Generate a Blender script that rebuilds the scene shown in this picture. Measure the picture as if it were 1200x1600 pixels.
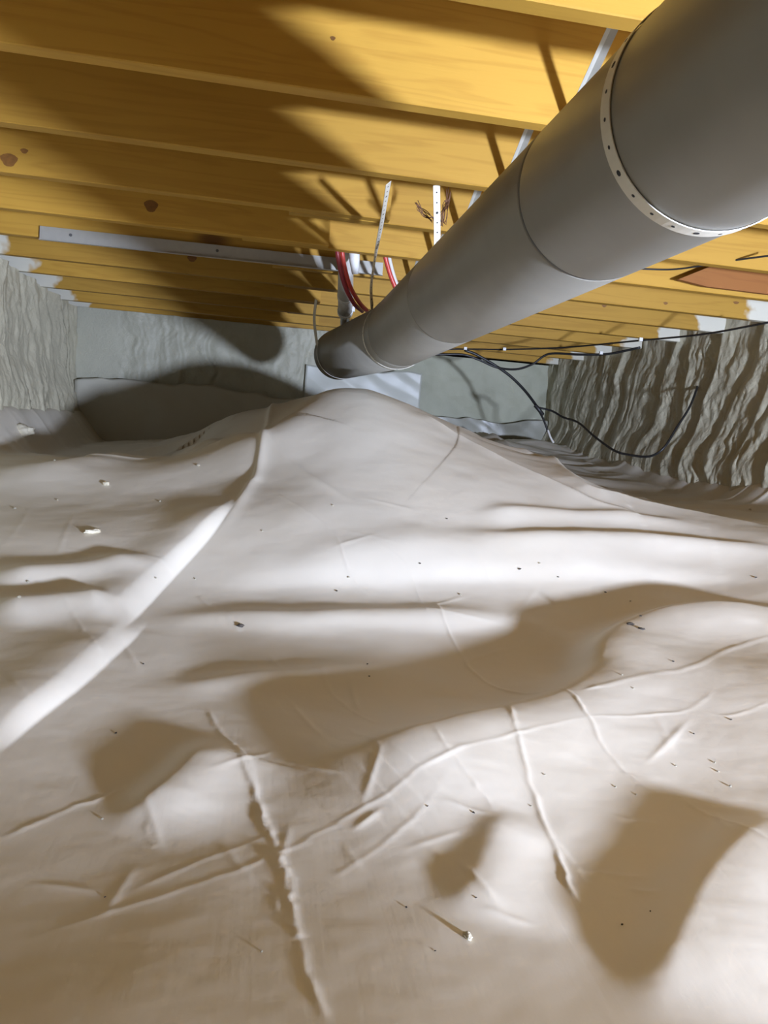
import bpy, bmesh, math, random
import numpy as np
from mathutils import Vector, Matrix

for o in list(bpy.data.objects):
    bpy.data.objects.remove(o, do_unlink=True)
scene = bpy.context.scene
COL = scene.collection
random.seed(7)

# ------------------------------------------------------------------ camera
# Room axes: X along the joists (to the right), Y into depth, Z up. The lens is
# CAMZ above the datum; every "e" height below is measured from lens level.
CAMZ = 0.55
F, PX, PY = 1202.0, 600.0, 800.0          # focal length and centre for a 1200x1600 frame


def cam_axes(vp=(410.0, 668.0), roll=0.078):
    d = np.array([(vp[0] - PX) / F, (vp[1] - PY) / F, 1.0]); d /= np.linalg.norm(d)
    p2 = np.array([(vp[0] + 1000 - PX) / F, (vp[1] + 1000 * roll - PY) / F, 1.0])
    up = np.cross(p2, d); up /= np.linalg.norm(up)
    if up[1] > 0: up = -up
    rt = np.cross(d, up)
    if rt[0] < 0: rt = -rt
    return np.stack([rt, d, up])


RM = cam_axes()
cam_data = bpy.data.cameras.new('camera')
cam = bpy.data.objects.new('camera', cam_data); COL.objects.link(cam)
cam_data.sensor_fit = 'VERTICAL'; cam_data.sensor_height = 36.0; cam_data.sensor_width = 36.0
cam_data.lens = 36.0 * F / 1600.0
cam_data.clip_start = 0.02
M4 = Matrix.Identity(4)
for i in range(3):
    M4[i][0] = RM[i][0]; M4[i][1] = -RM[i][1]; M4[i][2] = -RM[i][2]
M4[2][3] = CAMZ
cam.matrix_world = M4
scene.camera = cam

# ------------------------------------------------------------------ light
world = bpy.data.worlds.new('world'); scene.world = world; world.use_nodes = True
world.node_tree.nodes['Background'].inputs[0].default_value = (0.6, 0.6, 0.6, 1)
world.node_tree.nodes['Background'].inputs[1].default_value = 0.0

LX, LY, LE = 1.82, -1.34, -0.31
ld = bpy.data.lights.new('work_lamp_light', 'SPOT')      # flood lamp standing on the liner, aimed into the crawlspace
ld.energy = 1050.0; ld.color = (0.83, 0.95, 1.27); ld.shadow_soft_size = 0.10
ld.spot_size = math.radians(104); ld.spot_blend = 1.0
lamp = bpy.data.objects.new('work_lamp_light', ld); COL.objects.link(lamp)
lamp.location = (LX, LY, CAMZ + LE)
lamp.rotation_euler = Vector((-0.24, 1.0, 0.04)).to_track_quat('-Z', 'Y').to_euler()

vs = scene.view_settings
scene.display_settings.display_device = 'sRGB'
vs.view_transform = 'Standard'; vs.look = 'None'; vs.gamma = 1.0; vs.use_curve_mapping = False
vs.exposure = 0.0


# ------------------------------------------------------------------ helpers
def ray(px, py):
    return RM @ np.array([(px - PX) / F, (py - PY) / F, 1.0])


def at(px, py, y):
    """point in the room that is seen at a photo pixel and stands at depth y"""
    r = ray(px, py); r = r * (y / r[1])
    return np.array([r[0], r[1], r[2] + CAMZ])


def at_e(px, py, e):
    r = ray(px, py); r = r * (e / r[2])
    return np.array([r[0], r[1], r[2] + CAMZ])


def link(name, verts, faces, mat=None, parent=None, smooth=False):
    me = bpy.data.meshes.new(name)
    me.from_pydata([tuple(v) for v in verts], [], faces)
    me.update()
    o = bpy.data.objects.new(name, me); COL.objects.link(o)
    if mat: me.materials.append(mat)
    if parent: o.parent = parent
    if smooth: me.polygons.foreach_set('use_smooth', [True] * len(me.polygons))
    return o


def link_copy(src, name, parent=None, loc=None):
    o = bpy.data.objects.new(name, src.data); COL.objects.link(o)
    if parent: o.parent = parent
    if loc is not None: o.location = loc
    return o


def tag(o, label=None, cat=None, group=None, kind=None):
    if label: o['label'] = label
    if cat: o['category'] = cat
    if group: o['group'] = group
    if kind: o['kind'] = kind
    return o


def empty(name, loc, label, cat, group=None):
    o = bpy.data.objects.new(name, None); COL.objects.link(o)
    o.location = loc; o.empty_display_size = 0.05
    return tag(o, label, cat, group)


def under(o, parent):
    """parent a mesh built in room coordinates to an Empty without moving it"""
    o.parent = parent
    o.matrix_parent_inverse = Matrix.Translation(-Vector(parent.location))
    return o


def grid_mesh(name, P, mat, parent=None, flip=False):
    """P: (n, m, 3) array of points -> smooth quad sheet"""
    n, m = P.shape[:2]
    me = bpy.data.meshes.new(name)
    idx = np.arange(n * m).reshape(n, m)
    q = np.stack([idx[:-1, :-1], idx[:-1, 1:], idx[1:, 1:], idx[1:, :-1]], -1).reshape(-1, 4)
    if flip: q = q[:, ::-1]
    nf = len(q)
    me.vertices.add(n * m); me.vertices.foreach_set('co', P.reshape(-1).astype(np.float32))
    me.loops.add(nf * 4); me.loops.foreach_set('vertex_index', q.reshape(-1).astype(np.int32))
    me.polygons.add(nf); me.polygons.foreach_set('loop_start', np.arange(0, nf * 4, 4, dtype=np.int32))
    me.polygons.foreach_set('use_smooth', np.ones(nf, dtype=bool))
    me.update(calc_edges=True)
    o = bpy.data.objects.new(name, me); COL.objects.link(o)
    me.materials.append(mat)
    if parent: o.parent = parent
    return o


def catmull(pts, n=10):
    p = [np.array(q, float) for q in pts]
    p = [2 * p[0] - p[1]] + p + [2 * p[-1] - p[-2]]
    out = []
    for i in range(1, len(p) - 2):
        for k in range(n):
            t = k / n
            out.append(0.5 * ((2 * p[i]) + (-p[i-1] + p[i+1]) * t + (2*p[i-1] - 5*p[i] + 4*p[i+1] - p[i+2]) * t*t
                              + (-p[i-1] + 3*p[i] - 3*p[i+1] + p[i+2]) * t**3))
    out.append(p[-2]); return out


def tube_geo(pts, rad, seg=10, caps=True):
    pts = [np.array(p, float) for p in pts]; n = len(pts)
    rads = rad if hasattr(rad, '__len__') else [rad] * n
    V, Fc = [], []
    t0 = pts[1] - pts[0]; t0 /= np.linalg.norm(t0)
    a = np.array([0, 0, 1.0]) if abs(t0[2]) < .9 else np.array([1.0, 0, 0])
    u = np.cross(t0, a); u /= np.linalg.norm(u)
    for i in range(n):
        t = pts[min(i+1, n-1)] - pts[max(i-1, 0)]; t /= (np.linalg.norm(t) + 1e-12)
        u = u - t * (u @ t); u /= np.linalg.norm(u); v = np.cross(t, u)
        for k in range(seg):
            an = 2 * math.pi * k / seg
            V.append(pts[i] + rads[i] * (math.cos(an) * u + math.sin(an) * v))
    for i in range(n - 1):
        for k in range(seg):
            k2 = (k + 1) % seg
            Fc.append((i*seg + k, i*seg + k2, (i+1)*seg + k2, (i+1)*seg + k))
    if caps:
        Fc.append(tuple(range(seg))[::-1]); Fc.append(tuple((n-1)*seg + k for k in range(seg)))
    return V, Fc


def tube(name, pts, rad, mat, parent=None, seg=10, n=8):
    V, Fc = tube_geo(catmull(pts, n) if n else pts, rad, seg)
    return link(name, V, Fc, mat, parent, True)


def strip_geo(pts, nrm, width, thick):
    """a flat strap: centre line pts, face normals nrm (per point)"""
    V, Fc = [], []
    n = len(pts)
    for i in range(n):
        t = pts[min(i+1, n-1)] - pts[max(i-1, 0)]; t = t / np.linalg.norm(t)
        nn = nrm[i] - t * (nrm[i] @ t); nn /= np.linalg.norm(nn); s = np.cross(t, nn)
        for a, b in ((-1, -1), (1, -1), (1, 1), (-1, 1)):
            V.append(pts[i] + s * a * width / 2 + nn * b * thick / 2)
    for i in range(n - 1):
        for k in range(4):
            k2 = (k + 1) % 4
            Fc.append((i*4 + k, i*4 + k2, (i+1)*4 + k2, (i+1)*4 + k))
    Fc.append((3, 2, 1, 0)); Fc.append(tuple((n-1)*4 + k for k in range(4)))
    return V, Fc


def strap_holes(name, pts, nrm, spacing, rad, thick, mat, parent):
    """dark punched holes of a perforated strap: thin dark plugs, one object each"""
    d = 0.0; nxt = spacing * .7; side = 0
    for i in range(1, len(pts)):
        seg = pts[i] - pts[i-1]; L = np.linalg.norm(seg)
        while d + L > nxt:
            c = pts[i-1] + seg * ((nxt - d) / L)
            t = seg / L; nn = nrm[i] - t * (nrm[i] @ t); nn /= np.linalg.norm(nn); s = np.cross(t, nn)
            r = rad * (1.6 if side % 4 == 2 else 1.0); side += 1
            V = [c + nn * sg * (thick / 2 + .0003) + r * (math.cos(k*math.pi/4) * s + math.sin(k*math.pi/4) * t) for sg in (-1, 1) for k in range(8)]
            Fc = [(k, k + 8, (k+1) % 8 + 8, (k+1) % 8) for k in range(8)] + [tuple(range(8)), tuple(range(8, 16))[::-1]]
            under(link(name, V, Fc, mat), parent)
            nxt += spacing
        d += L


def box_geo(x0, x1, y0, y1, z0, z1, ch=0.0):
    if ch <= 0:
        V = [(x, y, z) for x in (x0, x1) for y in (y0, y1) for z in (z0, z1)]
        Fc = [(0, 1, 3, 2), (4, 6, 7, 5), (0, 4, 5, 1), (2, 3, 7, 6), (0, 2, 6, 4), (1, 5, 7, 3)]
        return V, Fc
    prof = [(y0 + ch, z0), (y1 - ch, z0), (y1, z0 + ch), (y1, z1 - ch), (y1 - ch, z1), (y0 + ch, z1), (y0, z1 - ch), (y0, z0 + ch)]
    V = [(x0, a, b) for a, b in prof] + [(x1, a, b) for a, b in prof]
    Fc = [(k, k + 8, (k + 1) % 8 + 8, (k + 1) % 8) for k in range(8)]
    Fc += [tuple(range(8)), tuple(range(8, 16))[::-1]]
    return V, Fc


# numpy value noise -------------------------------------------------------
_rng = np.random.default_rng(3)
_TAB = _rng.random((256, 256))


def vnoise(x, y):
    xi = np.floor(x).astype(int); yi = np.floor(y).astype(int)
    fx = x - xi; fy = y - yi
    fx = fx*fx*fx*(fx*(fx*6 - 15) + 10); fy = fy*fy*fy*(fy*(fy*6 - 15) + 10)
    a = _TAB[xi & 255, yi & 255]; b = _TAB[(xi+1) & 255, yi & 255]
    c = _TAB[xi & 255, (yi+1) & 255]; d = _TAB[(xi+1) & 255, (yi+1) & 255]
    return ((a*(1-fx) + b*fx)*(1-fy) + (c*(1-fx) + d*fx)*fy) * 2 - 1


def fbm(x, y, oct=4, gain=.5):
    s = 0; a = 1.0
    for i in range(oct):
        s = s + a * vnoise(x * 2**i + 17.3*i, y * 2**i + 5.7*i); a *= gain
    return s


def sstep(a, b, x):
    t = np.clip((x - a) / (b - a), 0, 1); return t*t*(3 - 2*t)


# ------------------------------------------------------------------ materials
def mat_new(name):
    m = bpy.data.materials.new(name); m.use_nodes = True
    nt = m.node_tree; b = nt.nodes['Principled BSDF']
    return m, nt, b


def nd(nt, typ, **kw):
    n = nt.nodes.new(typ)
    for k, v in kw.items():
        if k.startswith('i_'):
            key = k[2:]; key = int(key) if key.isdigit() else key
            n.inputs[key].default_value = v
        else: setattr(n, k, v)
    return n


def plain(name, col, rough=.5, metal=0.0, noise=0.12, scale=60, bump=0.0, spec=0.5):
    m, nt, b = mat_new(name)
    tc = nd(nt, 'ShaderNodeTexCoord')
    no = nd(nt, 'ShaderNodeTexNoise', i_Scale=scale, i_Detail=4.0)
    nt.links.new(tc.outputs['Object'], no.inputs['Vector'])
    mr = nd(nt, 'ShaderNodeMapRange'); mr.inputs[3].default_value = 1 - noise; mr.inputs[4].default_value = 1 + noise
    nt.links.new(no.outputs['Fac'], mr.inputs[0])
    mx = nd(nt, 'ShaderNodeMix', data_type='RGBA', blend_type='MULTIPLY'); mx.inputs[0].default_value = 1
    mx.inputs[6].default_value = (*col, 1)
    nt.links.new(mr.outputs[0], mx.inputs[7])
    nt.links.new(mx.outputs[2], b.inputs['Base Color'])
    b.inputs['Roughness'].default_value = rough; b.inputs['Metallic'].default_value = metal
    b.inputs['Specular IOR Level'].default_value = spec
    if bump:
        bp = nd(nt, 'ShaderNodeBump', i_Strength=bump, i_Distance=.002)
        nt.links.new(no.outputs['Fac'], bp.inputs['Height']); nt.links.new(bp.outputs[0], b.inputs['Normal'])
    return m


def wood_mat(name, c1, c2, knot, overspray=True):
    m, nt, b = mat_new(name)
    tc = nd(nt, 'ShaderNodeTexCoord'); oi = nd(nt, 'ShaderNodeObjectInfo')
    off = nd(nt, 'ShaderNodeVectorMath', operation='SCALE'); off.inputs[0].default_value = (13, 7, 29)
    nt.links.new(oi.outputs['Random'], off.inputs['Scale'])
    add = nd(nt, 'ShaderNodeVectorMath', operation='ADD')
    nt.links.new(tc.outputs['Object'], add.inputs[0]); nt.links.new(off.outputs[0], add.inputs[1])
    mp = nd(nt, 'ShaderNodeMapping'); mp.inputs['Scale'].default_value = (1.1, 14, 14)
    nt.links.new(add.outputs[0], mp.inputs[0])
    n1 = nd(nt, 'ShaderNodeTexNoise', i_Scale=1.0, i_Detail=3.0, i_Distortion=.6)
    nt.links.new(mp.outputs[0], n1.inputs['Vector'])
    # growth rings: sharpened bands of the stretched noise
    mul = nd(nt, 'ShaderNodeMath', operation='MULTIPLY'); mul.inputs[1].default_value = 42
    nt.links.new(n1.outputs['Fac'], mul.inputs[0])
    sn = nd(nt, 'ShaderNodeMath', operation='SINE'); nt.links.new(mul.outputs[0], sn.inputs[0])
    mp2 = nd(nt, 'ShaderNodeMapping'); mp2.inputs['Scale'].default_value = (6, 240, 240)
    nt.links.new(add.outputs[0], mp2.inputs[0])
    n2 = nd(nt, 'ShaderNodeTexNoise', i_Scale=1.0, i_Detail=3.0)
    nt.links.new(mp2.outputs[0], n2.inputs['Vector'])
    ring = nd(nt, 'ShaderNodeMapRange'); ring.inputs[1].default_value = -.2; ring.inputs[2].default_value = 1.3
    ring.inputs[3].default_value = 0; ring.inputs[4].default_value = .55
    nt.links.new(sn.outputs[0], ring.inputs[0])
    fa = nd(nt, 'ShaderNodeMath', operation='MULTIPLY'); nt.links.new(ring.outputs[0], fa.inputs[0]); nt.links.new(n2.outputs['Fac'], fa.inputs[1])
    mx = nd(nt, 'ShaderNodeMix', data_type='RGBA'); mx.inputs[6].default_value = (*c1, 1); mx.inputs[7].default_value = (*c2, 1)
    nt.links.new(fa.outputs[0], mx.inputs[0])
    # each board its own tone
    hs = nd(nt, 'ShaderNodeMapRange'); hs.inputs[3].default_value = .86; hs.inputs[4].default_value = 1.1
    nt.links.new(oi.outputs['Random'], hs.inputs[0])
    mt = nd(nt, 'ShaderNodeMix', data_type='RGBA', blend_type='MULTIPLY'); mt.inputs[0].default_value = 1
    nt.links.new(mx.outputs[2], mt.inputs[6]); nt.links.new(hs.outputs[0], mt.inputs[7])
    # knots
    mp3 = nd(nt, 'ShaderNodeMapping'); mp3.inputs['Scale'].default_value = (1.6, 3.2, 4.2)
    nt.links.new(add.outputs[0], mp3.inputs[0])
    vo = nd(nt, 'ShaderNodeTexVoronoi', i_Scale=1.0, i_Randomness=1.0)
    nt.links.new(mp3.outputs[0], vo.inputs['Vector'])
    kr = nd(nt, 'ShaderNodeMapRange', interpolation_type='SMOOTHSTEP'); kr.inputs[1].default_value = .07; kr.inputs[2].default_value = .17
    kr.inputs[3].default_value = .85; kr.inputs[4].default_value = 0
    nt.links.new(vo.outputs['Distance'], kr.inputs[0])
    mk = nd(nt, 'ShaderNodeMix', data_type='RGBA'); mk.inputs[7].default_value = (*knot, 1)
    nt.links.new(mt.outputs[2], mk.inputs[6]); nt.links.new(kr.outputs[0], mk.inputs[0])
    last = mk.outputs[2]
    if overspray:
        # pale foam overspray where the boards meet the sprayed foundation walls
        geo = nd(nt, 'ShaderNodeNewGeometry'); sp = nd(nt, 'ShaderNodeSeparateXYZ'); nt.links.new(geo.outputs['Position'], sp.inputs[0])
        on = nd(nt, 'ShaderNodeTexNoise', i_Scale=9.0, i_Detail=3.0); nt.links.new(geo.outputs['Position'], on.inputs['Vector'])
        a1 = nd(nt, 'ShaderNodeMath', operation='MULTIPLY_ADD'); a1.inputs[1].default_value = .18
        nt.links.new(on.outputs['Fac'], a1.inputs[0]); nt.links.new(sp.outputs['X'], a1.inputs[2])
        r1 = nd(nt, 'ShaderNodeMapRange'); r1.inputs[1].default_value = 2.19; r1.inputs[2].default_value = 2.21
        nt.links.new(a1.outputs[0], r1.inputs[0])
        a2 = nd(nt, 'ShaderNodeMath', operation='MULTIPLY_ADD'); a2.inputs[1].default_value = .22
        nt.links.new(on.outputs['Fac'], a2.inputs[0]); nt.links.new(sp.outputs['X'], a2.inputs[2])
        r2 = nd(nt, 'ShaderNodeMapRange'); r2.inputs[1].default_value = -1.03; r2.inputs[2].default_value = -1.00
        r2.inputs[3].default_value = 1; r2.inputs[4].default_value = 0
        nt.links.new(a2.outputs[0], r2.inputs[0])
        mxm = nd(nt, 'ShaderNodeMath', operation='MAXIMUM'); nt.links.new(r1.outputs[0], mxm.inputs[0]); nt.links.new(r2.outputs[0], mxm.inputs[1])
        mo = nd(nt, 'ShaderNodeMix', data_type='RGBA'); mo.inputs[7].default_value = (.64, .61, .49, 1)
        nt.links.new(last, mo.inputs[6]); nt.links.new(mxm.outputs[0], mo.inputs[0]); last = mo.outputs[2]
    nt.links.new(last, b.inputs['Base Color'])
    b.inputs['Roughness'].default_value = .62; b.inputs['Specular IOR Level'].default_value = .3
    bp = nd(nt, 'ShaderNodeBump', i_Strength=.25, i_Distance=.001)
    nt.links.new(n2.outputs['Fac'], bp.inputs['Height']); nt.links.new(bp.outputs[0], b.inputs['Normal'])
    return m


def liner_mat(name, col, rough=.42, bump=.35):
    m, nt, b = mat_new(name)
    tc = nd(nt, 'ShaderNodeTexCoord')
    mp = nd(nt, 'ShaderNodeMapping'); mp.inputs['Scale'].default_value = (150, 9, 9); mp.inputs['Rotation'].default_value = (0, 0, math.radians(6))
    nt.links.new(tc.outputs['Object'], mp.inputs[0])
    n1 = nd(nt, 'ShaderNodeTexNoise', i_Scale=1.0, i_Detail=2.0); nt.links.new(mp.outputs[0], n1.inputs['Vector'])
    n2 = nd(nt, 'ShaderNodeTexNoise', i_Scale=16.0, i_Detail=6.0, i_Roughness=.6); nt.links.new(tc.outputs['Object'], n2.inputs['Vector'])
    n3 = nd(nt, 'ShaderNodeTexNoise', i_Scale=3.0, i_Detail=5.0); nt.links.new(tc.outputs['Object'], n3.inputs['Vector'])
    # faint dust film
    rr = nd(nt, 'ShaderNodeMapRange'); rr.inputs[1].default_value = .45; rr.inputs[2].default_value = .75; rr.inputs[4].default_value = .22
    nt.links.new(n3.outputs['Fac'], rr.inputs[0])
    mx = nd(nt, 'ShaderNodeMix', data_type='RGBA'); mx.inputs[6].default_value = (*col, 1); mx.inputs[7].default_value = (col[0]*.86, col[1]*.8, col[2]*.7, 1)
    nt.links.new(rr.outputs[0], mx.inputs[0]); nt.links.new(mx.outputs[2], b.inputs['Base Color'])
    b.inputs['Roughness'].default_value = rough; b.inputs['Specular IOR Level'].default_value = .45
    ad = nd(nt, 'ShaderNodeMath', operation='MULTIPLY_ADD'); ad.inputs[1].default_value = .5
    ad.inputs[1].default_value = .22
    nt.links.new(n1.outputs['Fac'], ad.inputs[0]); nt.links.new(n2.outputs['Fac'], ad.inputs[2])
    bp = nd(nt, 'ShaderNodeBump', i_Strength=bump, i_Distance=.0015)
    nt.links.new(ad.outputs[0], bp.inputs['Height']); nt.links.new(bp.outputs[0], b.inputs['Normal'])
    return m


def foam_mat(name, col, rough, bump=.75, sc=26):
    m, nt, b = mat_new(name)
    tc = nd(nt, 'ShaderNodeTexCoord')
    n1 = nd(nt, 'ShaderNodeTexNoise', i_Scale=float(sc), i_Detail=5.0, i_Distortion=1.2); nt.links.new(tc.outputs['Object'], n1.inputs['Vector'])
    n2 = nd(nt, 'ShaderNodeTexNoise', i_Scale=4.0, i_Detail=4.0); nt.links.new(tc.outputs['Object'], n2.inputs['Vector'])
    mx = nd(nt, 'ShaderNodeMix', data_type='RGBA'); mx.inputs[6].default_value = (*[c*.8 for c in col], 1); mx.inputs[7].default_value = (*[c*1.18 for c in col], 1)
    nt.links.new(n2.outputs['Fac'], mx.inputs[0]); nt.links.new(mx.outputs[2], b.inputs['Base Color'])
    b.inputs['Roughness'].default_value = rough; b.inputs['Specular IOR Level'].default_value = .5
    bp = nd(nt, 'ShaderNodeBump', i_Strength=bump, i_Distance=.006)
    nt.links.new(n1.outputs['Fac'], bp.inputs['Height']); nt.links.new(bp.outputs[0], b.inputs['Normal'])
    return m


MT = {}
MT['joist'] = wood_mat('yellow_pine', (.48, .27, .040), (.28, .122, .012), (.10, .035, .01))
MT['deck'] = wood_mat('subfloor_plywood', (.60, .40, .16), (.42, .24, .07), (.2, .09, .03), False)
MT['redwood'] = wood_mat('reddish_pine', (.27, .105, .025), (.17, .055, .012), (.08, .02, .01), False)
MT['knot'] = plain('dark_knot', (.20, .085, .014), .6, 0, .4, 90)
MT['liner'] = liner_mat('white_poly_liner', (.80, .75, .63))
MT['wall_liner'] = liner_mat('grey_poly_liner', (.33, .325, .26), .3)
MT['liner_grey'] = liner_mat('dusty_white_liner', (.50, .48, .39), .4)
MT['blue_liner'] = liner_mat('pale_blue_poly', (.48, .49, .42), .38)
MT['foam'] = foam_mat('grey_spray_foam', (.60, .56, .41), .30)
MT['foam_pale'] = foam_mat('pale_spray_foam', (.46, .45, .345), .55, .5, 40)
MT['wall'] = foam_mat('coated_block_wall', (.44, .445, .325), .6, .25, 30)
MT['duct'] = plain('grey_duct_wrap', (.245, .235, .20), .42, .1, .12, 14, .05)
MT['seam'] = plain('dark_seam', (.10, .10, .095), .5)
MT['strap'] = plain('white_painted_strap', (.68, .65, .55), .45)
MT['hole'] = plain('punched_hole_dark', (.03, .03, .03), .8)
MT['galv'] = plain('galvanised_steel', (.50, .49, .43), .35, .35, .1, 40)
MT['pipe'] = plain('grey_pipe', (.60, .58, .53), .3, .1, .12, 30)
MT['pvc'] = plain('white_pvc', (.80, .80, .77), .35)
MT['pex'] = plain('red_pex', (.50, .05, .035), .35)
MT['pexd'] = plain('dark_red_pex', (.30, .03, .04), .35)
MT['cable'] = plain('black_cable', (.02, .02, .02), .45)
MT['cable_w'] = plain('white_cable_end', (.62, .6, .55), .5)
MT['clip'] = plain('white_staple', (.8, .8, .76), .4)
MT['wire'] = plain('rusty_wire', (.14, .06, .025), .6)
MT['crumb'] = foam_mat('cream_foam_crumb', (.72, .66, .50), .7, .8, 120)
MT['dark'] = plain('dark_crumb', (.05, .04, .03), .8)

# ------------------------------------------------------------------ ground liner (heightfield)
JE = 0.65                                    # joist undersides above lens level
XW0, XW1 = -1.22, 2.33                       # foundation walls
Y_FAR_R, Y_FAR_L = 5.85, 5.20


def var_axis(knots):
    out = []
    for (a, b, s) in knots:
        n = max(1, int(round((b - a) / s))); out += list(a + (b - a) * np.arange(n) / n)
    return np.array(out + [knots[-1][1]])


gx = var_axis([(-1.45, -.75, .011), (-.75, -.42, .005), (-.42, .66, .003), (.66, 1.05, .005), (1.05, 1.8, .010), (1.8, 2.45, .014)])
gy = var_axis([(-2.5, .3, .035), (.3, 1.3, .0027), (1.3, 2.4, .006), (2.4, 3.3, .008), (3.3, 5.95, .018)])
GX, GY = np.meshgrid(gx, gy)

# control points of the big shape: photo pixel + depth
CP = [(600, 1600, .55), (600, 1400, .73), (600, 1200, 1.0), (600, 1050, 1.42), (600, 950, 1.78), (600, 860, 2.03), (600, 780, 2.3), (600, 700, 2.62), (600, 646, 2.86),
      (500, 616, 3.06), (440, 632, 3.5), (400, 645, 3.75), (400, 682, 3.1), (400, 695, 2.75), (350, 655, 4.0), (500, 700, 2.62), (480, 800, 2.2), (700, 690, 2.8), (800, 760, 2.52), (900, 802, 2.4), (1000, 824, 2.3),
      (100, 1600, .55), (100, 1400, .73), (100, 1200, 1.0), (100, 1050, 1.3), (100, 930, 1.7), (100, 830, 2.1), (100, 792, 2.35), (100, 727, 2.8), (100, 714, 3.5), (100, 692, 5.0),
      (300, 1500, .63), (300, 1250, .93), (300, 1050, 1.38), (300, 900, 1.92), (300, 800, 2.25), (300, 765, 2.5), (300, 718, 2.75), (300, 716, 3.3), (300, 708, 3.9), (300, 690, 5.0),
      (1100, 1600, .57), (1100, 1400, .76), (1100, 1200, 1.06), (1100, 1050, 1.38), (1100, 950, 1.80), (1100, 870, 2.10), (1100, 840, 2.22),
      (900, 1500, .64), (900, 1250, .96), (900, 1040, 1.5), (900, 950, 1.85), (900, 870, 2.07),
      (1190, 848, 2.15),
      (1100, 802, 3.1), (1100, 772, 3.7), (1100, 745, 4.4), (950, 778, 3.4), (950, 742, 4.3), (900, 722, 4.8), (850, 700, 5.2), (700, 690, 5.0)]
XYZ = [at(*c) for c in CP]
XYZ += [np.array(p) for p in [(2.3, 1.0, .2), (2.3, 2.2, .38), (2.3, 3.2, .38), (2.3, 4.4, .46), (2.3, 5.7, .55), (2.3, -.5, .1), (1.4, -.4, .1), (1.4, -2, .08), (-1.3, -2, .1),
                              (0, -1, .08), (-1.3, 0, .1), (-1.3, 1.0, .14), (-1.3, 2, .25), (-1.3, 3, .33), (-1.3, 4, .36), (-1.2, 5.2, .38), (0, 5.1, .43), (1, 5.8, .53), (.3, 4.2, .56), (.9, 4.0, .52), (1.5, .5, .1)]]
XYZ = np.array(XYZ)


def tps_fit(p, v, lam=2e-3):
    n = len(p); d = np.linalg.norm(p[:, None] - p[None], axis=-1)
    K = np.where(d > 0, d*d*np.log(d + 1e-12), 0) + lam * np.eye(n)
    P = np.c_[np.ones(n), p]; A = np.zeros((n+3, n+3)); A[:n, :n] = K; A[:n, n:] = P; A[n:, :n] = P.T
    return np.linalg.solve(A, np.r_[v, 0, 0, 0])


TW = tps_fit(XYZ[:, :2], XYZ[:, 2])


def tps_eval(x, y):
    s = TW[-3] + TW[-2]*x + TW[-1]*y
    for (a, b), w in zip(XYZ[:, :2], TW[:-3]):
        r2 = (x-a)**2 + (y-b)**2
        s = s + w * .5 * r2 * np.log(r2 + 1e-12)
    return s


BASE = tps_eval(GX, GY)
H = BASE.copy()


def g_height(x, y, Z=None):
    Z = H if Z is None else Z
    i = np.clip(np.searchsorted(gy, y) - 1, 0, len(gy) - 2); j = np.clip(np.searchsorted(gx, x) - 1, 0, len(gx) - 2)
    v = (y - gy[i]) / (gy[i+1] - gy[i]); u = (x - gx[j]) / (gx[j+1] - gx[j])
    return (Z[i, j]*(1-u) + Z[i, j+1]*u)*(1-v) + (Z[i+1, j]*(1-u) + Z[i+1, j+1]*u)*v


def ground_at(px, py, Z=None, y0=.35, y1=5.8):
    """where the sight line of a photo pixel first meets the liner"""
    r = ray(px, py); r = r / r[1]
    prev = None
    for y in np.arange(y0, y1, .01):
        x, e = r[0]*y, r[2]*y + CAMZ
        d = e - g_height(x, y, Z)
        if d <= 0:
            if prev is None: return np.array([x, y, g_height(x, y, Z)])
            yy = prev[0] + (y - prev[0]) * prev[1] / (prev[1] - d)
            return np.array([r[0]*yy, yy, g_height(r[0]*yy, yy, Z)])
        prev = (y, d)
    return np.array([r[0]*y1, y1, g_height(r[0]*y1, y1, Z)])


def seg_dist(x, y, pl):
    """distance to a polyline, side sign (+ = left of travel) and 0..1 position"""
    best = np.full(x.shape, 1e9); sgn = np.ones(x.shape); par = np.zeros(x.shape)
    L = np.r_[0, np.cumsum(np.linalg.norm(np.diff(pl, axis=0), axis=1))]
    for i in range(len(pl) - 1):
        a, b = pl[i], pl[i+1]; d = b - a; l2 = d @ d
        t = np.clip(((x-a[0])*d[0] + (y-a[1])*d[1]) / l2, 0, 1)
        qx, qy = x - a[0] - t*d[0], y - a[1] - t*d[1]
        r = np.hypot(qx, qy); m = r < best
        best = np.where(m, r, best)
        sgn = np.where(m, np.sign(d[0]*qy - d[1]*qx + 1e-12), sgn)
        par = np.where(m, (L[i] + t*math.sqrt(l2)) / L[-1], par)
    return best, sgn, par


def smooth_pl(p, n=6):
    return np.array(catmull([np.r_[q, 0] for q in p], n))[:, :2] if len(p) > 2 else np.array(p)


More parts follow.
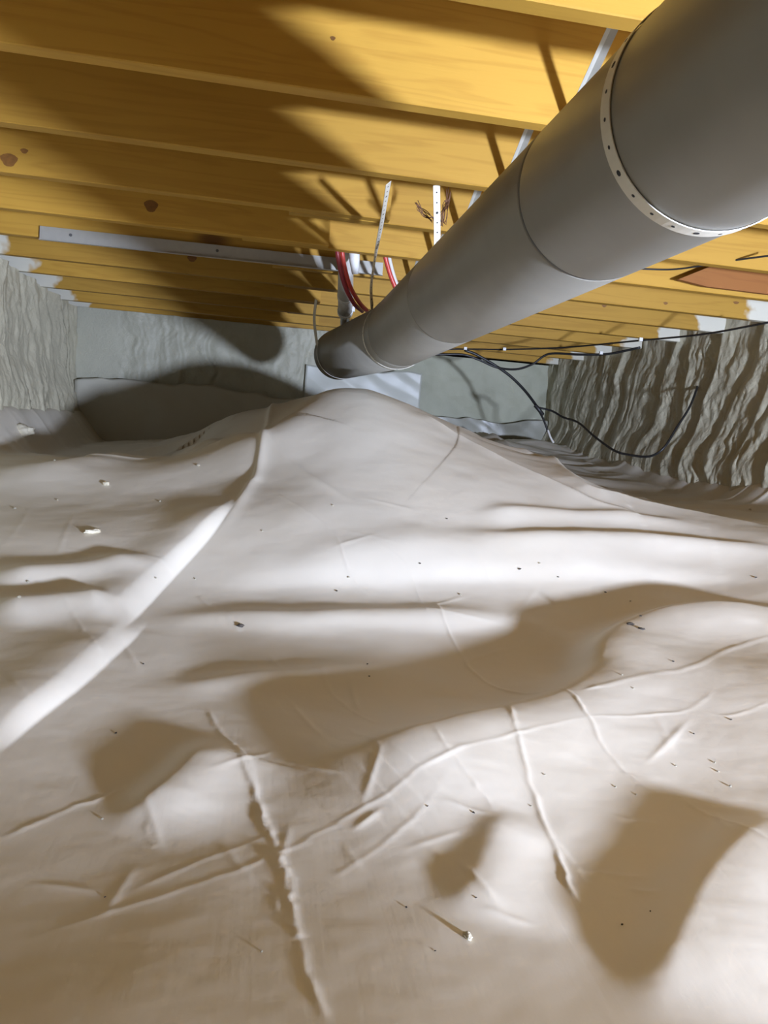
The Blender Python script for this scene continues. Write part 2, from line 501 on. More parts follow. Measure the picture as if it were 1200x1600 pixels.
def add_ridge(pix, h, wf, wb, kind='g', taper=.25, jit=0.0, world=None):
    """raise a fold of the sheet along a polyline. wf / wb: widths on its right / left side"""
    p = np.array(world, float) if world is not None else np.array([ground_at(*q, Z=BASE)[:2] for q in pix])
    pl = smooth_pl(p)
    if jit:
        pl = np.array(catmull([np.r_[q, 0] for q in pl], 4))[:, :2]
        k = np.arange(len(pl)); pl = pl + jit * np.c_[fbm(k*.16 + h*991, k*0 + .3, 3), fbm(k*.16 + 9.1, k*0 + h*577, 3)]
    wf0 = wf; wf = max(wf) if isinstance(wf, tuple) else wf
    W = 3.2 * max(wf, wb)
    j0, j1 = np.searchsorted(gx, [pl[:, 0].min() - W, pl[:, 0].max() + W]); i0, i1 = np.searchsorted(gy, [pl[:, 1].min() - W, pl[:, 1].max() + W])
    if j1 <= j0 or i1 <= i0: return
    x, y = GX[i0:i1, j0:j1], GY[i0:i1, j0:j1]
    d, s, t = seg_dist(x, y, pl)
    if isinstance(wf0, tuple): wf = wf0[0] + (wf0[1] - wf0[0]) * t
    w = np.where(s < 0, wf, wb)
    ends = sstep(0, taper, t) * sstep(0, taper, 1 - t) if taper > 0 else 1.0
    if kind == 'g': prof = np.exp(-(d/w)**2)
    elif kind == 'c': prof = 1 / (1 + (d/w)**2)**1.5          # sharper crest
    elif kind == 'b':                                          # bank: flat ramp with a crisp foot on the right, long fade on the left
        prof = np.where(s < 0, np.clip(1 - (d/wf)**1.7, 0, 1), np.exp(-(d/wb)**2))
    elif kind == 'd':                                          # cusp: drawn-up fold
        prof = np.exp(-d/w)
    if jit: ends = ends * np.clip(.75 + .9*vnoise(t*len(pl)*.06 + h*777, t*0 + .5), .12, 1.4)
    H[i0:i1, j0:j1] += h * ends * prof


#RIDGES_BEGIN
# --- broad waves of the sheet (front = side facing the lamp)
add_ridge(None, .050, .16, .16, world=[(-.5, .02), (.0, .12), (.45, .16), (.9, .05)], taper=.2)  # unseen hump behind the frame edge, added to shade the near liner
add_ridge([(1010, 1640), (1085, 1460), (1135, 1365), (1230, 1270)], .022, .15, .05)
add_ridge([(175, 1308), (240, 1262), (290, 1215), (330, 1172), (372, 1150)], .019, .07, .035, taper=.35)
add_ridge([(120, 1000), (180, 950), (245, 895), (318, 828), (375, 768)], .030, (.065, .022), .10, kind='b', taper=.3)
add_ridge([(-60, 1190), (20, 1120), (95, 1062), (165, 1000), (200, 960)], .018, (.03, .05), .10, kind='b', taper=.25)
add_ridge([(-60, 735), (130, 727), (270, 716), (390, 692), (455, 655), (520, 616)], .032, .14, .05, taper=.1)
add_ridge([(-30, 905), (120, 897), (235, 880)], .024, .06, .06)
add_ridge([(-30, 955), (90, 950), (190, 955)], .026, .07, .05)
add_ridge([(400, 900), (480, 876), (560, 858), (700, 848), (900, 853), (1060, 858), (1250, 866)], .012, .08, .07, taper=.15)
add_ridge([(430, 1215), (600, 1180), (760, 1138), (880, 1105), (935, 1062), (958, 1012), (1050, 974), (1250, 955)], .032, .15, .055, taper=.15)
add_ridge([(215, 1090), (350, 1066), (500, 1050), (640, 1032)], .012, .05, .04, taper=.45)
add_ridge([(190, 982), (330, 964), (450, 968), (620, 962), (780, 968), (900, 985)], .016, .055, .05, taper=.35)
add_ridge([(715, 1440), (765, 1345), (800, 1270)], .008, .05, .03)
add_ridge([(730, 812), (820, 800), (960, 812), (1100, 822)], .014, .05, .035)
add_ridge([(930, 1062), (962, 1012), (1050, 974), (1250, 950)], .014, .16, .05, taper=.2)
add_ridge([(700, 838), (850, 842), (1000, 846), (1250, 858)], .016, .055, .035, taper=.3)
# --- hollows between the waves
add_ridge([(250, 925), (400, 916), (600, 910), (800, 906), (1000, 906), (1230, 902)], -.014, .10, .055, taper=.2)
add_ridge([(330, 1120), (480, 1110), (640, 1085), (780, 1050), (900, 1000)], -.012, .11, .14, taper=.25)
# --- sharp folds of the mound
add_ridge([(436, 612), (412, 680), (386, 762), (330, 850)], .014, .012, .03, kind='c', taper=.1)
add_ridge([(648, 640), (730, 690), (840, 752), (930, 795), (1010, 812)], .014, .05, .012, kind='d', taper=.1)
add_ridge([(560, 612), (660, 642), (780, 700), (880, 752), (980, 790), (1100, 808), (1260, 828)], .056, .15, .06, kind='d', taper=.12)
add_ridge([(392, 690), (480, 742), (560, 790)], .006, .03, .02, kind='c')
# --- thin creases
for pl, h in (([(322, 1105), (352, 1152), (368, 1172), (392, 1230), (412, 1285), (432, 1333), (448, 1392), (462, 1450), (480, 1525), (520, 1612)], .0030),
              ([(366, 1165), (386, 1190), (402, 1250), (418, 1290), (430, 1325)], .0026),
              ([(432, 1335), (455, 1370), (452, 1410), (468, 1470)], .003),
              ([(428, 1395), (436, 1420), (452, 1450)], .002),
              ([(430, 770), (480, 800), (520, 835), (545, 890), (585, 925)], .0028),
              ([(580, 850), (640, 890), (668, 965)], .0018),
              ([(680, 935), (700, 985), (745, 1045), (800, 1075), (870, 1097), (905, 1125), (940, 1175), (975, 1210), (1022, 1240)], .0034),
              ([(1060, 1245), (1110, 1280), (1160, 1315), (1215, 1350)], .0024),
              ([(793, 1128), (808, 1175), (832, 1250), (865, 1325), (890, 1385), (910, 1425)], .0034),
              ([(860, 1310), (895, 1350), (918, 1385)], .0018),
              ([(668, 1160), (700, 1200), (745, 1245), (775, 1280)], .0018),
              ([(0, 1482), (150, 1432), (330, 1374), (432, 1335), (520, 1290), (600, 1252), (700, 1202), (800, 1172), (900, 1145), (1000, 1130), (1080, 1112), (1122, 1072)], .0013),
              ([(140, 1420), (300, 1352), (420, 1305)], .0012),
              ([(-10, 1315), (60, 1285), (120, 1258), (200, 1236)], .002),
              ([(900, 1105), (995, 1076), (1080, 1050), (1140, 1018), (1210, 998)], .0028),
              ([(82, 925), (110, 968), (135, 1005), (158, 1032)], .003),
              ([(308, 928), (345, 962), (378, 988)], .003),
              ([(490, 1025), (520, 1075), (590, 1125)], .0016),
              ([(225, 1285), (232, 1305), (238, 1325)], .0018),
              ([(700, 1225), (640, 1290), (520, 1370)], .0012),
              ([(1080, 1110), (1140, 1120), (1200, 1100)], .0014)):
    add_ridge(pl, h*.62, .0046, .0046, kind='c', taper=.06, jit=.0022)
rc = random.Random(12)
for k in range(46):
    px, py = rc.uniform(0, 1200), 760 + 700 * rc.random()**1.3
    L = rc.uniform(32, 80); an = math.radians(rc.choice([60, 65, 110, 150, 20]) + rc.uniform(-15, 15))
    dx, dy = math.cos(an) * L, math.sin(an) * L * .7
    add_ridge([(px - dx, py - dy), (px + rc.uniform(-4, 4), py + rc.uniform(-4, 4)), (px + dx, py + dy)], rc.uniform(.0005, .0015), .006, .006, kind='c', taper=.4)
# --- wrinkled far floor behind the mound's right ridge
FR = sstep(2.75, 3.2, GY - .35*np.clip(1.2 - GX, 0, 1)) * sstep(.6, 1.1, GX)
H += FR * (.030*np.abs(fbm(GX*1.7 + 4, GY*3.4, 2)) + .010*(1 - np.abs(fbm(GX*3.2, GY*6 + 2, 2)))**3)
FL = sstep(2.6, 3.1, GY) * sstep(.1, -.3, GX)
H += FL * (.006*fbm(GX*2.2 + 1, GY*3.4, 3) + .010*(1 - np.abs(fbm(GX*2.5, GY*5 + 2, 2)))**4)
#RIDGES_END

# gentle all-over unevenness
far = sstep(.5, 3.0, GY)
H += .003 * fbm(GX*3.1, GY*3.7, 3) * (.4 + far)
H += .0005 * fbm(GX*11 + 3, GY*15, 3)
# liner curls up at the foundation walls
H += .10 * sstep(XW1 - .20, XW1 - .02, GX) * sstep(1.0, 2.5, GY)
H += .20 * sstep(XW0 + .26, XW0 + .06, GX) * sstep(2.6, 3.8, GY)

floor = grid_mesh('floor', np.stack([GX, GY, H], -1), MT['liner'])
tag(floor, 'rumpled white plastic liner covering the crawlspace ground', kind='structure')

# ------------------------------------------------------------------ walls
def wall_sheet(name, axis, a0, a1, da, z0, z1, dz, fn, mat, sign):
    A = np.arange(a0, a1 + da/2, da); Zs = np.arange(z0, z1 + dz/2, dz)
    AA, ZZ = np.meshgrid(A, Zs)
    off = fn(AA, ZZ)
    P = np.stack([off, AA, ZZ], -1) if axis == 'x' else np.stack([AA, off, ZZ], -1)
    o = grid_mesh(name, P, mat, flip=(sign < 0))
    o['kind'] = 'structure'
    return o


def foam_bulge(a, z, bay, seed, amp):
    """sprayed foam: broad drooping pillows with fine ripples running down them"""
    lean = .22 * (z - .9) + .05 * fbm(z*3.2 + seed, a*1.1, 3)
    u = (a + lean) / bay
    u = u + .55*vnoise(u*.7 + seed, z*1.3) + .16*vnoise(u*2.3, z*5 + seed)
    fr = u - np.floor(u)
    pil = amp * (1.25*fr * (1 - sstep(.80, 1.0, fr)) - .5)
    k = np.floor(u)
    pil = pil * (.35 + .9*_TAB[(k.astype(int) * 7 + int(seed)) & 255, 3])
    u2 = a + lean*1.2 + .03*fbm(a*4 + seed, z*7, 3)
    msk = sstep(-.35, .35, fbm(a*4.2 + seed*2, z*3.4, 2))
    rip = 1 - np.abs(np.sin(u2*62 + 5*fbm(a*5, z*6 + seed, 3)))
    drip = fbm(u2*34, z*7 + seed, 3)
    return pil + .004*rip*msk + .0045*drip + .004*fbm(a*13 + seed, z*11, 3)


def right_fn(y, z):
    top = sstep(1.30, 1.18, z)
    return XW1 - .02 - foam_bulge(y, z, .25, 3.0, .024) - .035*np.clip(y - 2.5, 0, 4) - .05*sstep(.75, .5, z)


def left_fn(y, z):
    return XW0 + .02 + foam_bulge(y, z, .24, 11.0, .045) + .05*sstep(.85, .6, z)


def farl_fn(x, z):
    wr = foam_bulge(x, z, .24, 21.0, .022) * sstep(-.98, -.86, x)
    return Y_FAR_L - .03 - wr - .03*sstep(.75, .55, z)


def farr_fn(x, z):
    return Y_FAR_R - .012*fbm(x*2, z*3, 3) - .004*fbm(x*14, z*14, 2)


ZT = CAMZ + JE + .01
wr = wall_sheet('wall_right', 'x', 1.2, 5.95, .0075, .25, ZT + .12, .0095, right_fn, MT['foam'], 1)
tag(wr, 'foundation wall under thick folds of grey spray foam')
wl = wall_sheet('wall_left', 'x', 1.5, 5.35, .009, .25, ZT, .011, left_fn, MT['foam'], -1)
tag(wl, 'foundation wall coated with lumpy grey spray foam')
wf = wall_sheet('wall_far', 'y', -1.3, .75, .009, .35, ZT, .009, farl_fn, MT['foam_pale'], 1)
tag(wf, 'pale foamed far wall behind the mound')
wf2 = wall_sheet('wall_far_recess', 'y', .70, 2.45, .014, .35, ZT, .014, farr_fn, MT['wall'], 1)
tag(wf2, 'smooth grey-green far wall right of the duct')
o = link('wall_far_return', *box_geo(.70, .76, Y_FAR_L - .02, Y_FAR_R + .02, .35, ZT), MT['wall']); tag(o, 'short return of the far wall', kind='structure')
for nm, g in (('wall_back', (-1.4, 2.5, -2.55, -2.45, -.1, ZT + .23)), ('wall_right_near', (XW1, XW1 + .1, -2.5, 1.3, -.1, ZT)), ('wall_left_near', (XW0 - .1, XW0, -2.5, 1.6, -.1, ZT))):
    o = link(nm, *box_geo(*g), MT['foam_pale']); tag(o, 'sprayed foundation wall', kind='structure')
    o.data.materials[0] = MT['foam']

# ------------------------------------------------------------------ ceiling: subfloor + joists
JB, JH, JT = CAMZ + JE, .235, .038
ceiling = link('ceiling', *box_geo(XW0 - .12, XW1 + .12, -2.55, 6.0, JB + JH, JB + JH + .02), MT['deck'])
tag(ceiling, 'plywood subfloor carried by yellow pine joists', kind='structure')


BOARDS = {}


def joist(x0, x1, y, dz=0.0):
    V, Fc = box_geo(x0, x1, y, y + JT, JB + dz, JB + JH - .0005, .0022)
    return link('floor_joist', V, Fc, MT['joist'], ceiling)


lap = {3: .34, 4: .19, 5: .30, 6: .36, 7: .25, 8: .4, 9: .3, 10: .3}
JY = {}
for n in range(-6, 12):
    y = 1.148 + .4064 * n; JY[n] = y
    if n < 3:
        BOARDS[n, 0] = BOARDS[n, 1] = joist(XW0 - .1, XW1 + .1, y, random.uniform(-.002, .002))
    else:
        BOARDS[n, 0] = joist(XW0 - .1, lap.get(n, .3), y, random.uniform(-.002, .002))
        BOARDS[n, 1] = joist(lap.get(n, .3) - .3, XW1 + .1, y + JT + .001, random.uniform(-.002, .002))

# dark knots in the joist faces
for (px, py, rx, rz) in ((14, 250, .022, .018), (38, 236, .010, .007), (236, 322, .022, .020), (300, 404, .020, .014), (1040, 474, .010, .006), (1150, 473, .014, .006),
                         (944, 478, .012, .007), (1076, 452, .008, .005), (520, 60, .005, .004)):
    for n in range(0, 12):
        p = at(px, py, JY[n])
        if p[2] - JB > .006:
            side = 0 if (n < 3 or p[0] < lap.get(n, .3)) else 1
            yf = JY[n] + (JT + .001 if (side and n >= 3) else 0)
            p = at(px, py, yf)
            V = [(p[0] + rx*math.cos(a)*(1 + .2*math.sin(3*a)), yf - .0006, p[2] + rz*math.sin(a)) for a in np.linspace(0, 2*math.pi, 15)[:-1]]
            V += [(x, yf + .004, z) for x, _, z in V]
            Fc = [tuple(range(14)), tuple(range(14, 28))[::-1]] + [(k, k + 14, (k+1) % 14 + 14, (k+1) % 14) for k in range(14)]
            link('knot', V, Fc, MT['knot'], BOARDS[n, side])
            break

# ------------------------------------------------------------------ duct
DD = .585
DXc, DEc, DR = DD * math.cos(math.radians(39.0)), DD * math.sin(math.radians(39.0)), DD * math.sin(math.radians(11.9))
DZc = DEc + CAMZ
duct = empty('duct_pipe', (DXc, 2.0, DZc), 'long round grey metal duct hung below the joists', 'duct')


def cyl(name, y0, y1, r, mat, prof=None, c0=(DXc, DZc), c1=None, seg=96):
    c1 = c1 or c0
    prof = prof or [(0, 1), (1, 1)]
    pts = [(c0[0] + (c1[0]-c0[0])*t, y0 + (y1-y0)*t, c0[1] + (c1[1]-c0[1])*t) for t, _ in prof]
    V, Fc = [], []
    for p, (_, k) in zip(pts, prof):
        for q in range(seg):
            a = 2*math.pi*q/seg; V.append((p[0] + r*k*math.cos(a), p[1], p[2] + r*k*math.sin(a)))
    for i in range(len(pts)-1):
        for q in range(seg):
            q2 = (q+1) % seg; Fc.append((i*seg+q, (i+1)*seg+q, (i+1)*seg+q2, i*seg+q2))
    Fc.append(tuple(range(seg))); Fc.append(tuple((len(pts)-1)*seg + q for q in range(seg))[::-1])
    o = link(name, V, Fc, mat)
    for f in o.data.polygons: f.use_smooth = len(f.vertices) == 4
    return under(o, duct)


ys = [-2.4, -.75, 1.085, 1.93, 2.66]
for a, b in zip(ys[:-1], ys[1:]):
    cyl('duct_section', a + .0015, b - .0015, DR, MT['duct'], [(0, .985), (.004, 1), (.996, 1), (1, .985)])
for yy in ys[1:]:
    cyl('seam_ring', yy - .004, yy + .004, DR * .988, MT['seam'])
_e = at(527, 555, 3.85); END = (_e[0], _e[2])
cyl('duct_collar', 2.66, 2.81, DR * 1.012, MT['duct'], [(0, .985), (.03, 1), (.97, 1), (1, .985)])
cyl('end_section', 2.80, 3.85, DR, MT['duct'], [(0, 1), (.97, 1), (1, .9)], c1=END)

# ------------------------------------------------------------------ hanger straps
def strap(name, label, pts, nrm, width, thick=.0012, holes=(.028, .0022), group='perforated duct hanger straps'):
    root = empty(name, tuple(pts[0]), label, 'strap', group)
    V, Fc = strip_geo(pts, nrm, width, thick)
    under(link('band', V, Fc, MT['strap'], smooth=False), root)
    if holes: strap_holes('hole', pts, nrm, holes[0], holes[1], thick, MT['hole'], root)
    return root


def ring_pts(y, r, a0, a1, n=40, cx=DXc, cz=DZc, slant=0.0):
    P, N = [], []
    for k in range(n + 1):
        a = math.radians(a0 + (a1 - a0) * k / n)
        nn = np.array([math.cos(a), 0, math.sin(a)])
        P.append(np.array([cx, y + slant*math.sin(a), cz]) + nn * r); N.append(nn)
    return P, N


# big near strap: down from the joist, round the duct underside
P, N = ring_pts(.80, DR + .0015, 100, 420, 70)
up = np.array([DXc + .02, .80, JB - .002])
tail = [up + (P[0] - up) * t for t in np.linspace(0, 1, 8)[:-1]]
P = tail + P; N = [N[0]] * 7 + N
strap('hanger_strap', 'wide white perforated strap looped round the near end of the duct', P, N, .021)

# strap curling down to the collar
a = at(607, 286, 2.02); b = at(597, 345, 2.25); c = at(588, 392, 2.50); d = at(580, 446, 2.68)
P, N = ring_pts(2.77, DR*1.012 + .0012, 141, 395, 50)
mid = catmull([a, b, c, d, P[0]], 8)
Nm = [np.array([-.15, -1, .2])] * (len(mid) - 1)
Nm = [Nm[i] * (1 - i/len(mid)) + N[0] * (i/len(mid)) for i in range(len(mid) - 1)]
strap('hanger_strap', 'white perforated strap curving down beside the red tubes to the duct collar', mid[:-1] + P, Nm + N, .018)

# straight strap with the wire tangle
a = at(682, 289, 2.03); b = at(683, 350, 2.10); c = at(683, 400, 2.16)
mid = catmull([a, b, c], 8)
strap('hanger_strap', 'straight white strap with rusty wire tangled round it', mid, [np.array([0, -1, .15])] * len(mid), .019)

# thin far strap round the duct end
P, N = ring_pts(3.70, DR + .003, 172, 400, 50, END[0] + .012, END[1])
a = at(494, 468, 3.62)
mid = catmull([a, at(491, 500, 3.66), P[0]], 8)
strap('hanger_strap', 'thin pale strap hanging at the dark far end of the duct', mid[:-1] + P, [np.array([-.6, -1, .1])] * (len(mid)-1) + N, .014, holes=None)

# strap clip at the top of the near strap
cp = at(1028, 12, .86)
clip = link('strap_clip', *box_geo(cp[0]-.012, cp[0]+.02, cp[1]-.004, cp[1]+.004, JB-.012, JB-.001), MT['galv'])
tag(clip, 'small metal clip on the joist above the near strap', 'clip')

# ------------------------------------------------------------------ cross bridging between the joists
def bridging(n, x):
    """folded steel brace from the foot of joist n to the head of joist n-1"""
    p0 = np.array([x, JY[n] - .001, JB + .012]); p1 = np.array([x, JY[n-1] + JT + .001, JB + JH - .02])
    d = (p1 - p0) / np.linalg.norm(p1 - p0); s = np.array([1.0, 0, 0]); u = np.cross(s, d)
    prof = [(-.011, .0035), (0, -.0035), (.011, .0035), (.011, .0047), (0, -.0022), (-.011, .0047)]
    V = [p0 + s*a + u*b for a, b in prof] + [p1 + s*a + u*b for a, b in prof]
    Fc = [(k, (k+1) % 6, (k+1) % 6 + 6, k + 6) for k in range(6)] + [(5, 4, 1, 0), (4, 3, 2, 1), (6, 7, 10, 11), (7, 8, 9, 10)]
    o = link('bridging_brace', V, Fc, MT['galv'])
    return o


nth = {1: 'nearest', 2: 'second', 3: 'third', 4: 'fourth', 5: 'fifth'}
for n in range(1, 6):
    x = .572 if n != 4 else .58
    o = bridging(n, x)
    tag(o, f'{nth[n]} folded steel brace between the joists above the duct, counting from the camera', 'brace', 'steel cross braces above the duct')

# long steel bar on the joist face at left
A = at(62, 364, JY[5] - .012); B = at(598, 421, JY[5] - .012)
d = (B - A) / np.linalg.norm(B - A)
prof = [(0, .026), (0, -.026), (-.016, -.026), (-.016, -.0245), (-.0015, -.0245), (-.0015, .026)]
V = [A + np.array([0, u, v]) for u, v in prof] + [B + np.array([0, u, v]) for u, v in prof]
Fc = [(k, k + 6, (k+1) % 6 + 6, (k+1) % 6) for k in range(6)] + [(0, 1, 4, 5), (1, 2, 3, 4), (6, 11, 10, 7), (7, 10, 9, 8)]
bar = empty('steel_bar', tuple(A), 'long grey galvanised bar fixed along a joist at left', 'bar')
under(link('angle', V, Fc, MT['galv']), bar)
for t in (.085, .5, .9):
    c = A + (B - A) * t + np.array([0, -.001, .004])
    V, Fc = tube_geo([c + np.array([0, -.003, 0]), c + np.array([0, .004, 0])], .006, 8)
    under(link('screw_head', V, Fc, MT['seam']), bar)

# ------------------------------------------------------------------ grey drain pipe, white tag, red tubes
pt = at(541, 385, 2.95); pb = at(539, 503, 3.72)
pipe = empty('drain_pipe', tuple(pb), 'grey vertical drain pipe with pale collars left of the duct', 'pipe')


def on_pipe(t): return pt + (pb - pt) * t


under(link('pipe', *tube_geo([on_pipe(0), on_pipe(1.03)], .0225, 24), MT['pipe'], smooth=True), pipe)
under(link('reducer', *tube_geo([on_pipe(.22), on_pipe(.3), on_pipe(.56), on_pipe(.60)], [.024, .031, .034, .033], 24), MT['pipe'], smooth=True), pipe)
for t, r in ((.60, .0355), (.825, .036)):
    under(link('collar', *tube_geo([on_pipe(t - .014), on_pipe(t + .014)], r, 24), MT['pvc'], smooth=False), pipe)
under(link('coupling', *tube_geo([on_pipe(.60), on_pipe(.82)], .0325, 24), MT['pipe'], smooth=True), pipe)
cb = on_pipe(.81) + np.array([.036, -.004, .004])
under(link('clamp_lug', *box_geo(cb[0]-.007, cb[0]+.007, cb[1]-.01, cb[1]+.006, cb[2]-.008, cb[2]+.014), MT['pvc']), pipe)

q0, q1 = at(553, 388, 2.90), at(555, 428, 2.93)
V, Fc = tube_geo([q0, (q0+q1)/2, q1], [.022, .019, .012], 16)
tag(link('white_sleeve', V, Fc, MT['pvc'], smooth=True), 'short white plastic sleeve beside the grey drain pipe', 'sleeve')

tag(tube('water_tube', [at(534, 375, 2.875), at(536, 405, 2.885), at(546, 445, 2.95), at(561, 472, 3.07), at(573, 485, 3.17)], .0085, MT['pex'], seg=12),
    'front red plastic water tube curving from the joists toward the duct', 'tube', 'red water tubes')
tag(tube('water_tube', [at(526, 375, 2.875), at(528.5, 405, 2.885), at(538.5, 445, 2.95), at(553, 474, 3.07), at(566, 486, 3.22)], .0085, MT['pexd'], seg=12),
    'darker red water tube just behind and left of the curving one', 'tube', 'red water tubes')
tag(tube('water_tube', [at(597, 378, 2.92), at(602, 402, 2.93), at(610, 430, 2.95), at(622, 460, 2.97)], .0085, MT['pex'], seg=12),
    'short red water tube right of the white strap at the duct edge', 'tube', 'red water tubes')
tag(tube('water_tube', [at(604, 378, 2.98), at(608, 402, 2.99), at(615, 430, 3.01), at(626, 460, 3.03)], .0075, MT['cable_w'], seg=12),
    'pale tube tucked behind the short red one', 'tube')

# wire tangle
root = empty('wire_tangle', tuple(at(685, 345, 2.12)), 'tangle of thin rusty wire behind the straight strap', 'wire')
rw = random.Random(5)
for k in range(7):
    p = [at(676 + rw.uniform(-2, 3), 342 + rw.uniform(-4, 6), 2.14), at(665 + rw.uniform(-3, 3), 334 + rw.uniform(-5, 6), 2.13),
         at(655 + rw.uniform(-4, 4), 325 + rw.uniform(-4, 4), 2.12), at(650 + rw.uniform(-2, 4), 315 + rw.uniform(-3, 6), 2.12)]
    under(tube('wire', p, .0011, MT['wire'], seg=5, n=4), root)
for k in range(11):
    x0 = 688 + rw.uniform(0, 9)
    p = [at(x0 + rw.uniform(-3, 4), 350 + rw.uniform(-4, 4), 2.12), at(x0 + rw.uniform(-4, 6), 335 + rw.uniform(-5, 5), 2.11),
         at(x0 + 4 + rw.uniform(-5, 5), 318 + rw.uniform(-4, 4), 2.13), at(x0 + 7 + rw.uniform(-4, 4), 300 + rw.uniform(-8, 14), 2.13)]
    under(tube('wire', p, .0011, MT['wire'], seg=5, n=4), root)

# ------------------------------------------------------------------ black cables
tag(tube('black_cable', [at(690, 546, 4.6), at(740, 545.5, 4.55), at(790, 546, 4.45), at(880, 543, 4.2), at(1000, 532, 3.6), at(1100, 522, 3.2), at(1205, 503, 2.85)], .0045, MT['cable'], seg=8),
    'thin black cable stretched along the joists toward the right wall', 'cable', 'black cables')
tag(tube('black_cable', [at(680, 554, 4.6), at(722, 554, 4.6), at(748, 562, 4.6), at(776, 574, 4.6), at(806, 577, 4.55), at(832, 569, 4.5), at(858, 553, 4.45), at(905, 554, 4.3), at(950, 553, 4.2), at(1000, 543, 4.05)], .0068, MT['cable'], seg=8),
    'thick black cable sagging below the joists right of the duct', 'cable', 'black cables')
hang = empty('hanging_cable', tuple(at(840, 640, 4.68)), 'black cable hanging from the joists and forking above the ground', 'cable')
under(tube('main_run', [at(726, 547, 4.68), at(748, 556, 4.68), at(790, 582, 4.66), at(818, 608, 4.62), at(838, 634, 4.55), at(845, 646, 4.55)], .0085, MT['cable'], seg=8), hang)
under(tube('short_tail', [at(841, 640, 4.55), at(849, 655, 4.52), at(856, 674, 4.5)], .0068, MT['cable'], seg=8), hang)
under(tube('bare_end', [at(856, 672, 4.5), at(860, 683, 4.49), at(865, 692, 4.48)], [.0065] * 17, MT['cable_w'], seg=8), hang)
under(tube('long_tail', [at(838, 636, 4.55), at(862, 642, 4.5), at(880, 652, 4.4), at(903, 660, 4.25), at(930, 683, 4.0), at(960, 704, 3.8), at(985, 711, 3.7), at(1015, 713, 3.6), at(1037, 700, 3.55), at(1056, 670, 3.6), at(1078, 635, 3.7), at(1092, 598, 3.85)], .0062, MT['cable'], seg=8), hang)
under(tube('knot_wrap', [at(836, 633, 4.53), at(842, 640, 4.52), at(848, 648, 4.53)], .012, MT['cable'], seg=8), hang)
tag(tube('black_cable', [at(960, 424, 2.64), at(990, 420, 2.62), at(1050, 421, 2.57), at(1110, 413, 2.48), at(1160, 405, 2.39), at(1215, 398, 2.31)], .0032, MT['cable'], seg=8),
    'thin dark cable under the joists right of the duct, nearest the camera', 'cable', 'black cables')
for k, (px, py, y, lb) in enumerate(((727, 545, 4.55, 'white cable staple nearest the duct'), (788, 546, 4.42, 'white cable staple on the thin cable, second from the duct'),
                                     (939, 552, 4.2, 'white cable staple on the thick sagging cable'), (1001, 531, 3.57, 'white cable staple on the thin cable at right'))):
    c = at(px, py, y)
    V, Fc = box_geo(c[0]-.009, c[0]+.009, c[1]-.006, c[1]+.006, c[2]-.006, c[2]+.01)
    tag(link('cable_staple', V, Fc, MT['clip']), lb, 'staple', 'white cable staples')

# ------------------------------------------------------------------ plastic sheet on the far wall
def sheet(name, px0, px1, py0, py1, y, mat, label):
    a = at(px0, py0, y); b = at(px1, py1, y)
    X = np.linspace(a[0], b[0], 60); Zs = np.linspace(b[2] - .12, a[2], 40)
    XX, ZZ = np.meshgrid(X, Zs)
    ZZ = ZZ + ((ZZ - Zs[0]) / (Zs[-1] - Zs[0])) * .03 * fbm(XX*3.3 + px0, XX*0 + .4, 3)
    YY = y - .006*fbm(XX*5, ZZ*4, 2) - .006*np.abs(fbm(XX*4 + ZZ*6, ZZ*3, 2)) - .01
    o = grid_mesh(name, np.stack([XX, YY, ZZ], -1), mat)
    o.modifiers.new('thickness', 'SOLIDIFY').thickness = .002
    return tag(o, label, 'plastic sheet')


sheet('plastic_sheet', 478, 654, 570, 650, 5.165, MT['blue_liner'], 'pale blue plastic sheet taped upright below the duct end')
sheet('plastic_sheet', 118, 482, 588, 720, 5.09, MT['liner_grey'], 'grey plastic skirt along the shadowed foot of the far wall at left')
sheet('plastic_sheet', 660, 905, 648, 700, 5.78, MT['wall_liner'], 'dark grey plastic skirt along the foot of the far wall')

# reddish block beside the duct
a = at(1066, 389, JY[4] - .022); bz = at(1200, 412, JY[4] - .022)[2]
x0, z0 = a[0], JB + .01
prof = [(x0, z0 + .012), (x0 + .12, z0 - .002), (x0 + .62, z0 - .004), (x0 + .62, z0 + .16), (x0 + .30, z0 + .16)]
V = [(x, JY[4] - .02, z) for x, z in prof] + [(x, JY[4] - .001, z) for x, z in prof]
Fc = [(0, 1, 2, 3, 4), (9, 8, 7, 6, 5)] + [(k, k+5, (k+1) % 5 + 5, (k+1) % 5) for k in range(5)]
tag(link('scab_board', V, Fc, MT['redwood']), 'reddish brown board with an angled end nailed to a joist at right', 'board')

# ------------------------------------------------------------------ crumbs on the liner
def lump(name, px, py, r, mat, label, cat, seed, flat=(1, .8, .55), group=None):
    g = ground_at(px, py)
    bm = bmesh.new(); bmesh.ops.create_icosphere(bm, subdivisions=3, radius=1.0)
    rr = np.random.default_rng(seed); ph = rr.random(6) * 9
    for v in bm.verts:
        c = v.co
        k = 1 + .22*math.sin(3*c.x + ph[0]) * math.cos(2.6*c.y + ph[1]) + .16*math.sin(6*c.z + ph[2] + 4*c.x) + .1*math.sin(9*c.y + ph[3] - 7*c.x)
        v.co = Vector((c.x*flat[0], c.y*flat[1], c.z*flat[2])) * k
        v.co *= r
    me = bpy.data.meshes.new(name); bm.to_mesh(me); bm.free()
    me.materials.append(mat)
    for f in me.polygons: f.use_smooth = True
    o = bpy.data.objects.new(name, me); COL.objects.link(o)
    o.location = (g[0], g[1], g[2] + r*flat[2]*.55); o.rotation_euler = (0, 0, ph[4])
    return tag(o, label, cat, group)


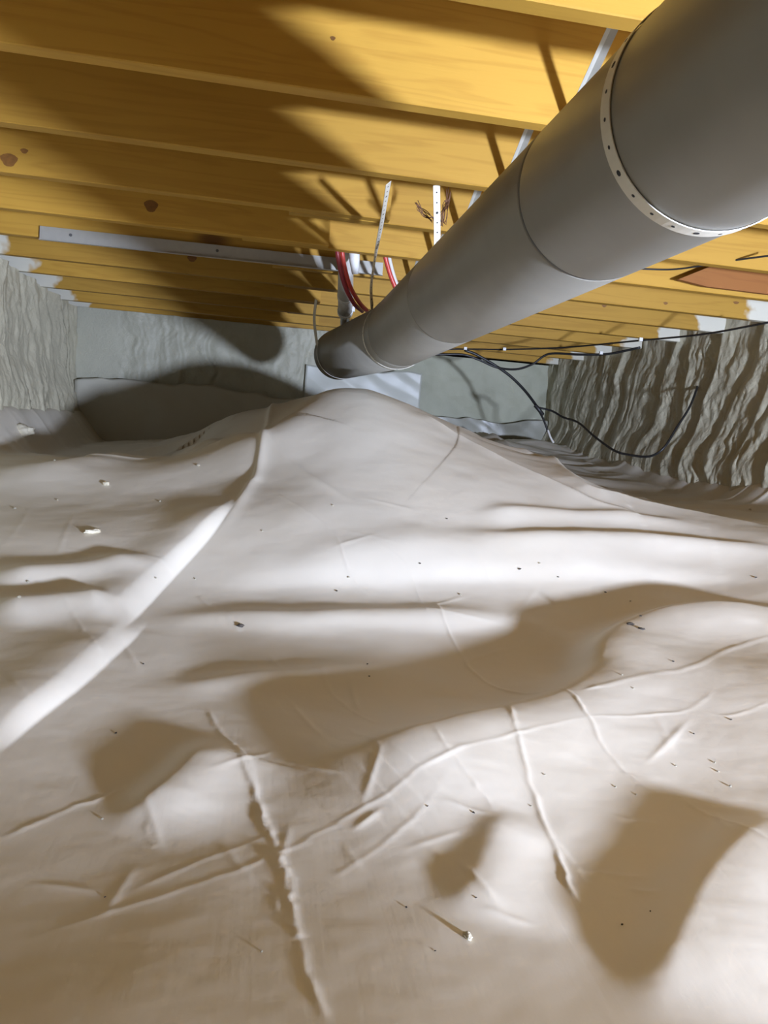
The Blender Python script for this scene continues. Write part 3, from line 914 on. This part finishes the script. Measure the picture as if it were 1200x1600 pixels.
lump('foam_chunk', 36, 677, .046, MT['crumb'], 'large cream lump of foam on the liner at far left', 'foam lump', 1, (1.1, .7, .5))
lump('foam_chunk', 166, 757, .011, MT['crumb'], 'small cream foam crumb on the bright strip at left', 'foam lump', 2)
lump('foam_chunk', 146, 832, .017, MT['crumb'], 'flat elongated cream foam crumb lying left of the long fold', 'foam lump', 3, (1.3, .45, .35))
lump('foam_chunk', 730, 1465, .0042, MT['crumb'], 'small tan crumb on the near liner by the bottom edge', 'foam lump', 4, (1.2, .8, .8))
lump('debris_bit', 376, 979, .007, MT['dark'], 'dark shard of debris near the middle of the liner', 'debris', 5, (1.2, .7, .6))
lump('debris_bit', 985, 976, .008, MT['dark'], 'dark flake in the shaded hollow right of centre', 'debris', 6, (1.2, .6, .4))
lump('debris_bit', 1002, 983, .006, MT['dark'], 'smaller dark flake just right of the one in the hollow', 'debris', 7, (1.3, .6, .4))

# fine litter scattered over the sheet: one crumb mesh of each colour, copied
def crumbs(spots, mat, name, label, group, seed):
    rr = random.Random(seed); src = None
    for (px, py, r) in spots:
        g = ground_at(px, py)
        if src is None:
            bm = bmesh.new(); bmesh.ops.create_icosphere(bm, subdivisions=1, radius=1.0)
            for v in bm.verts: v.co = Vector((v.co.x * rr.uniform(.8, 1.3), v.co.y * rr.uniform(.5, .9), v.co.z * rr.uniform(.4, .7)))
            me = bpy.data.meshes.new(name); bm.to_mesh(me); bm.free(); me.materials.append(mat)
            o = src = bpy.data.objects.new(name, me); COL.objects.link(o)
        else:
            o = src.copy(); COL.objects.link(o)
        k = r * g[1] / F
        o.scale = (k, k, k); o.rotation_euler = (0, 0, rr.uniform(0, 6)); o.location = (g[0], g[1], g[2] + k*.4)
        tag(o, label, 'crumb', group)


crumbs([(90, 782, 2.2), (23, 795, 2.4), (250, 784, 2), (520, 790, 2), (410, 830, 2), (44, 910, 3), (30, 934, 3.4), (305, 905, 2), (545, 903, 2.6), (243, 904, 2.6), (843, 881, 2.4), (720, 930, 2.6), (985, 940, 2.2),
        (990, 1076, 2), (1117, 1192, 2.4), (1122, 1206, 2.6), (1141, 1229, 3), (851, 1211, 2.2), (962, 1230, 2.4), (994, 1242, 2.2), (1056, 1197, 2.4), (972, 1055, 2), (830, 1260, 2), (160, 1280, 2.4), (409, 1487, 2.6),
        (1172, 797, 3), (1090, 752, 2.4), (310, 728, 3), (85, 720, 2.2)],
       MT['crumb'], 'light_crumb', 'tiny pale crumb scattered on the liner', 'pale crumbs on the liner', 3)
crumbs([(698, 811, 2), (812, 890, 3), (872, 902, 2), (946, 926, 2.4), (1181, 903, 2.6), (1001, 963, 2.4), (574, 1038, 2), (577, 1057, 1.8), (181, 1146, 2.6), (224, 1038, 2.2), (740, 1270, 2.8), (972, 1445, 2.8),
        (1016, 1424, 2), (668, 1260, 2), (635, 1418, 2.4), (744, 1403, 2), (680, 1486, 1.8), (1052, 1034, 2.2), (1142, 1125, 2.6), (1084, 1147, 2.2), (656, 881, 2.2), (526, 924, 2.6), (164, 1402, 2)],
       MT['dark'], 'dark_crumb', 'tiny dark crumb scattered on the liner', 'dark crumbs on the liner', 4)
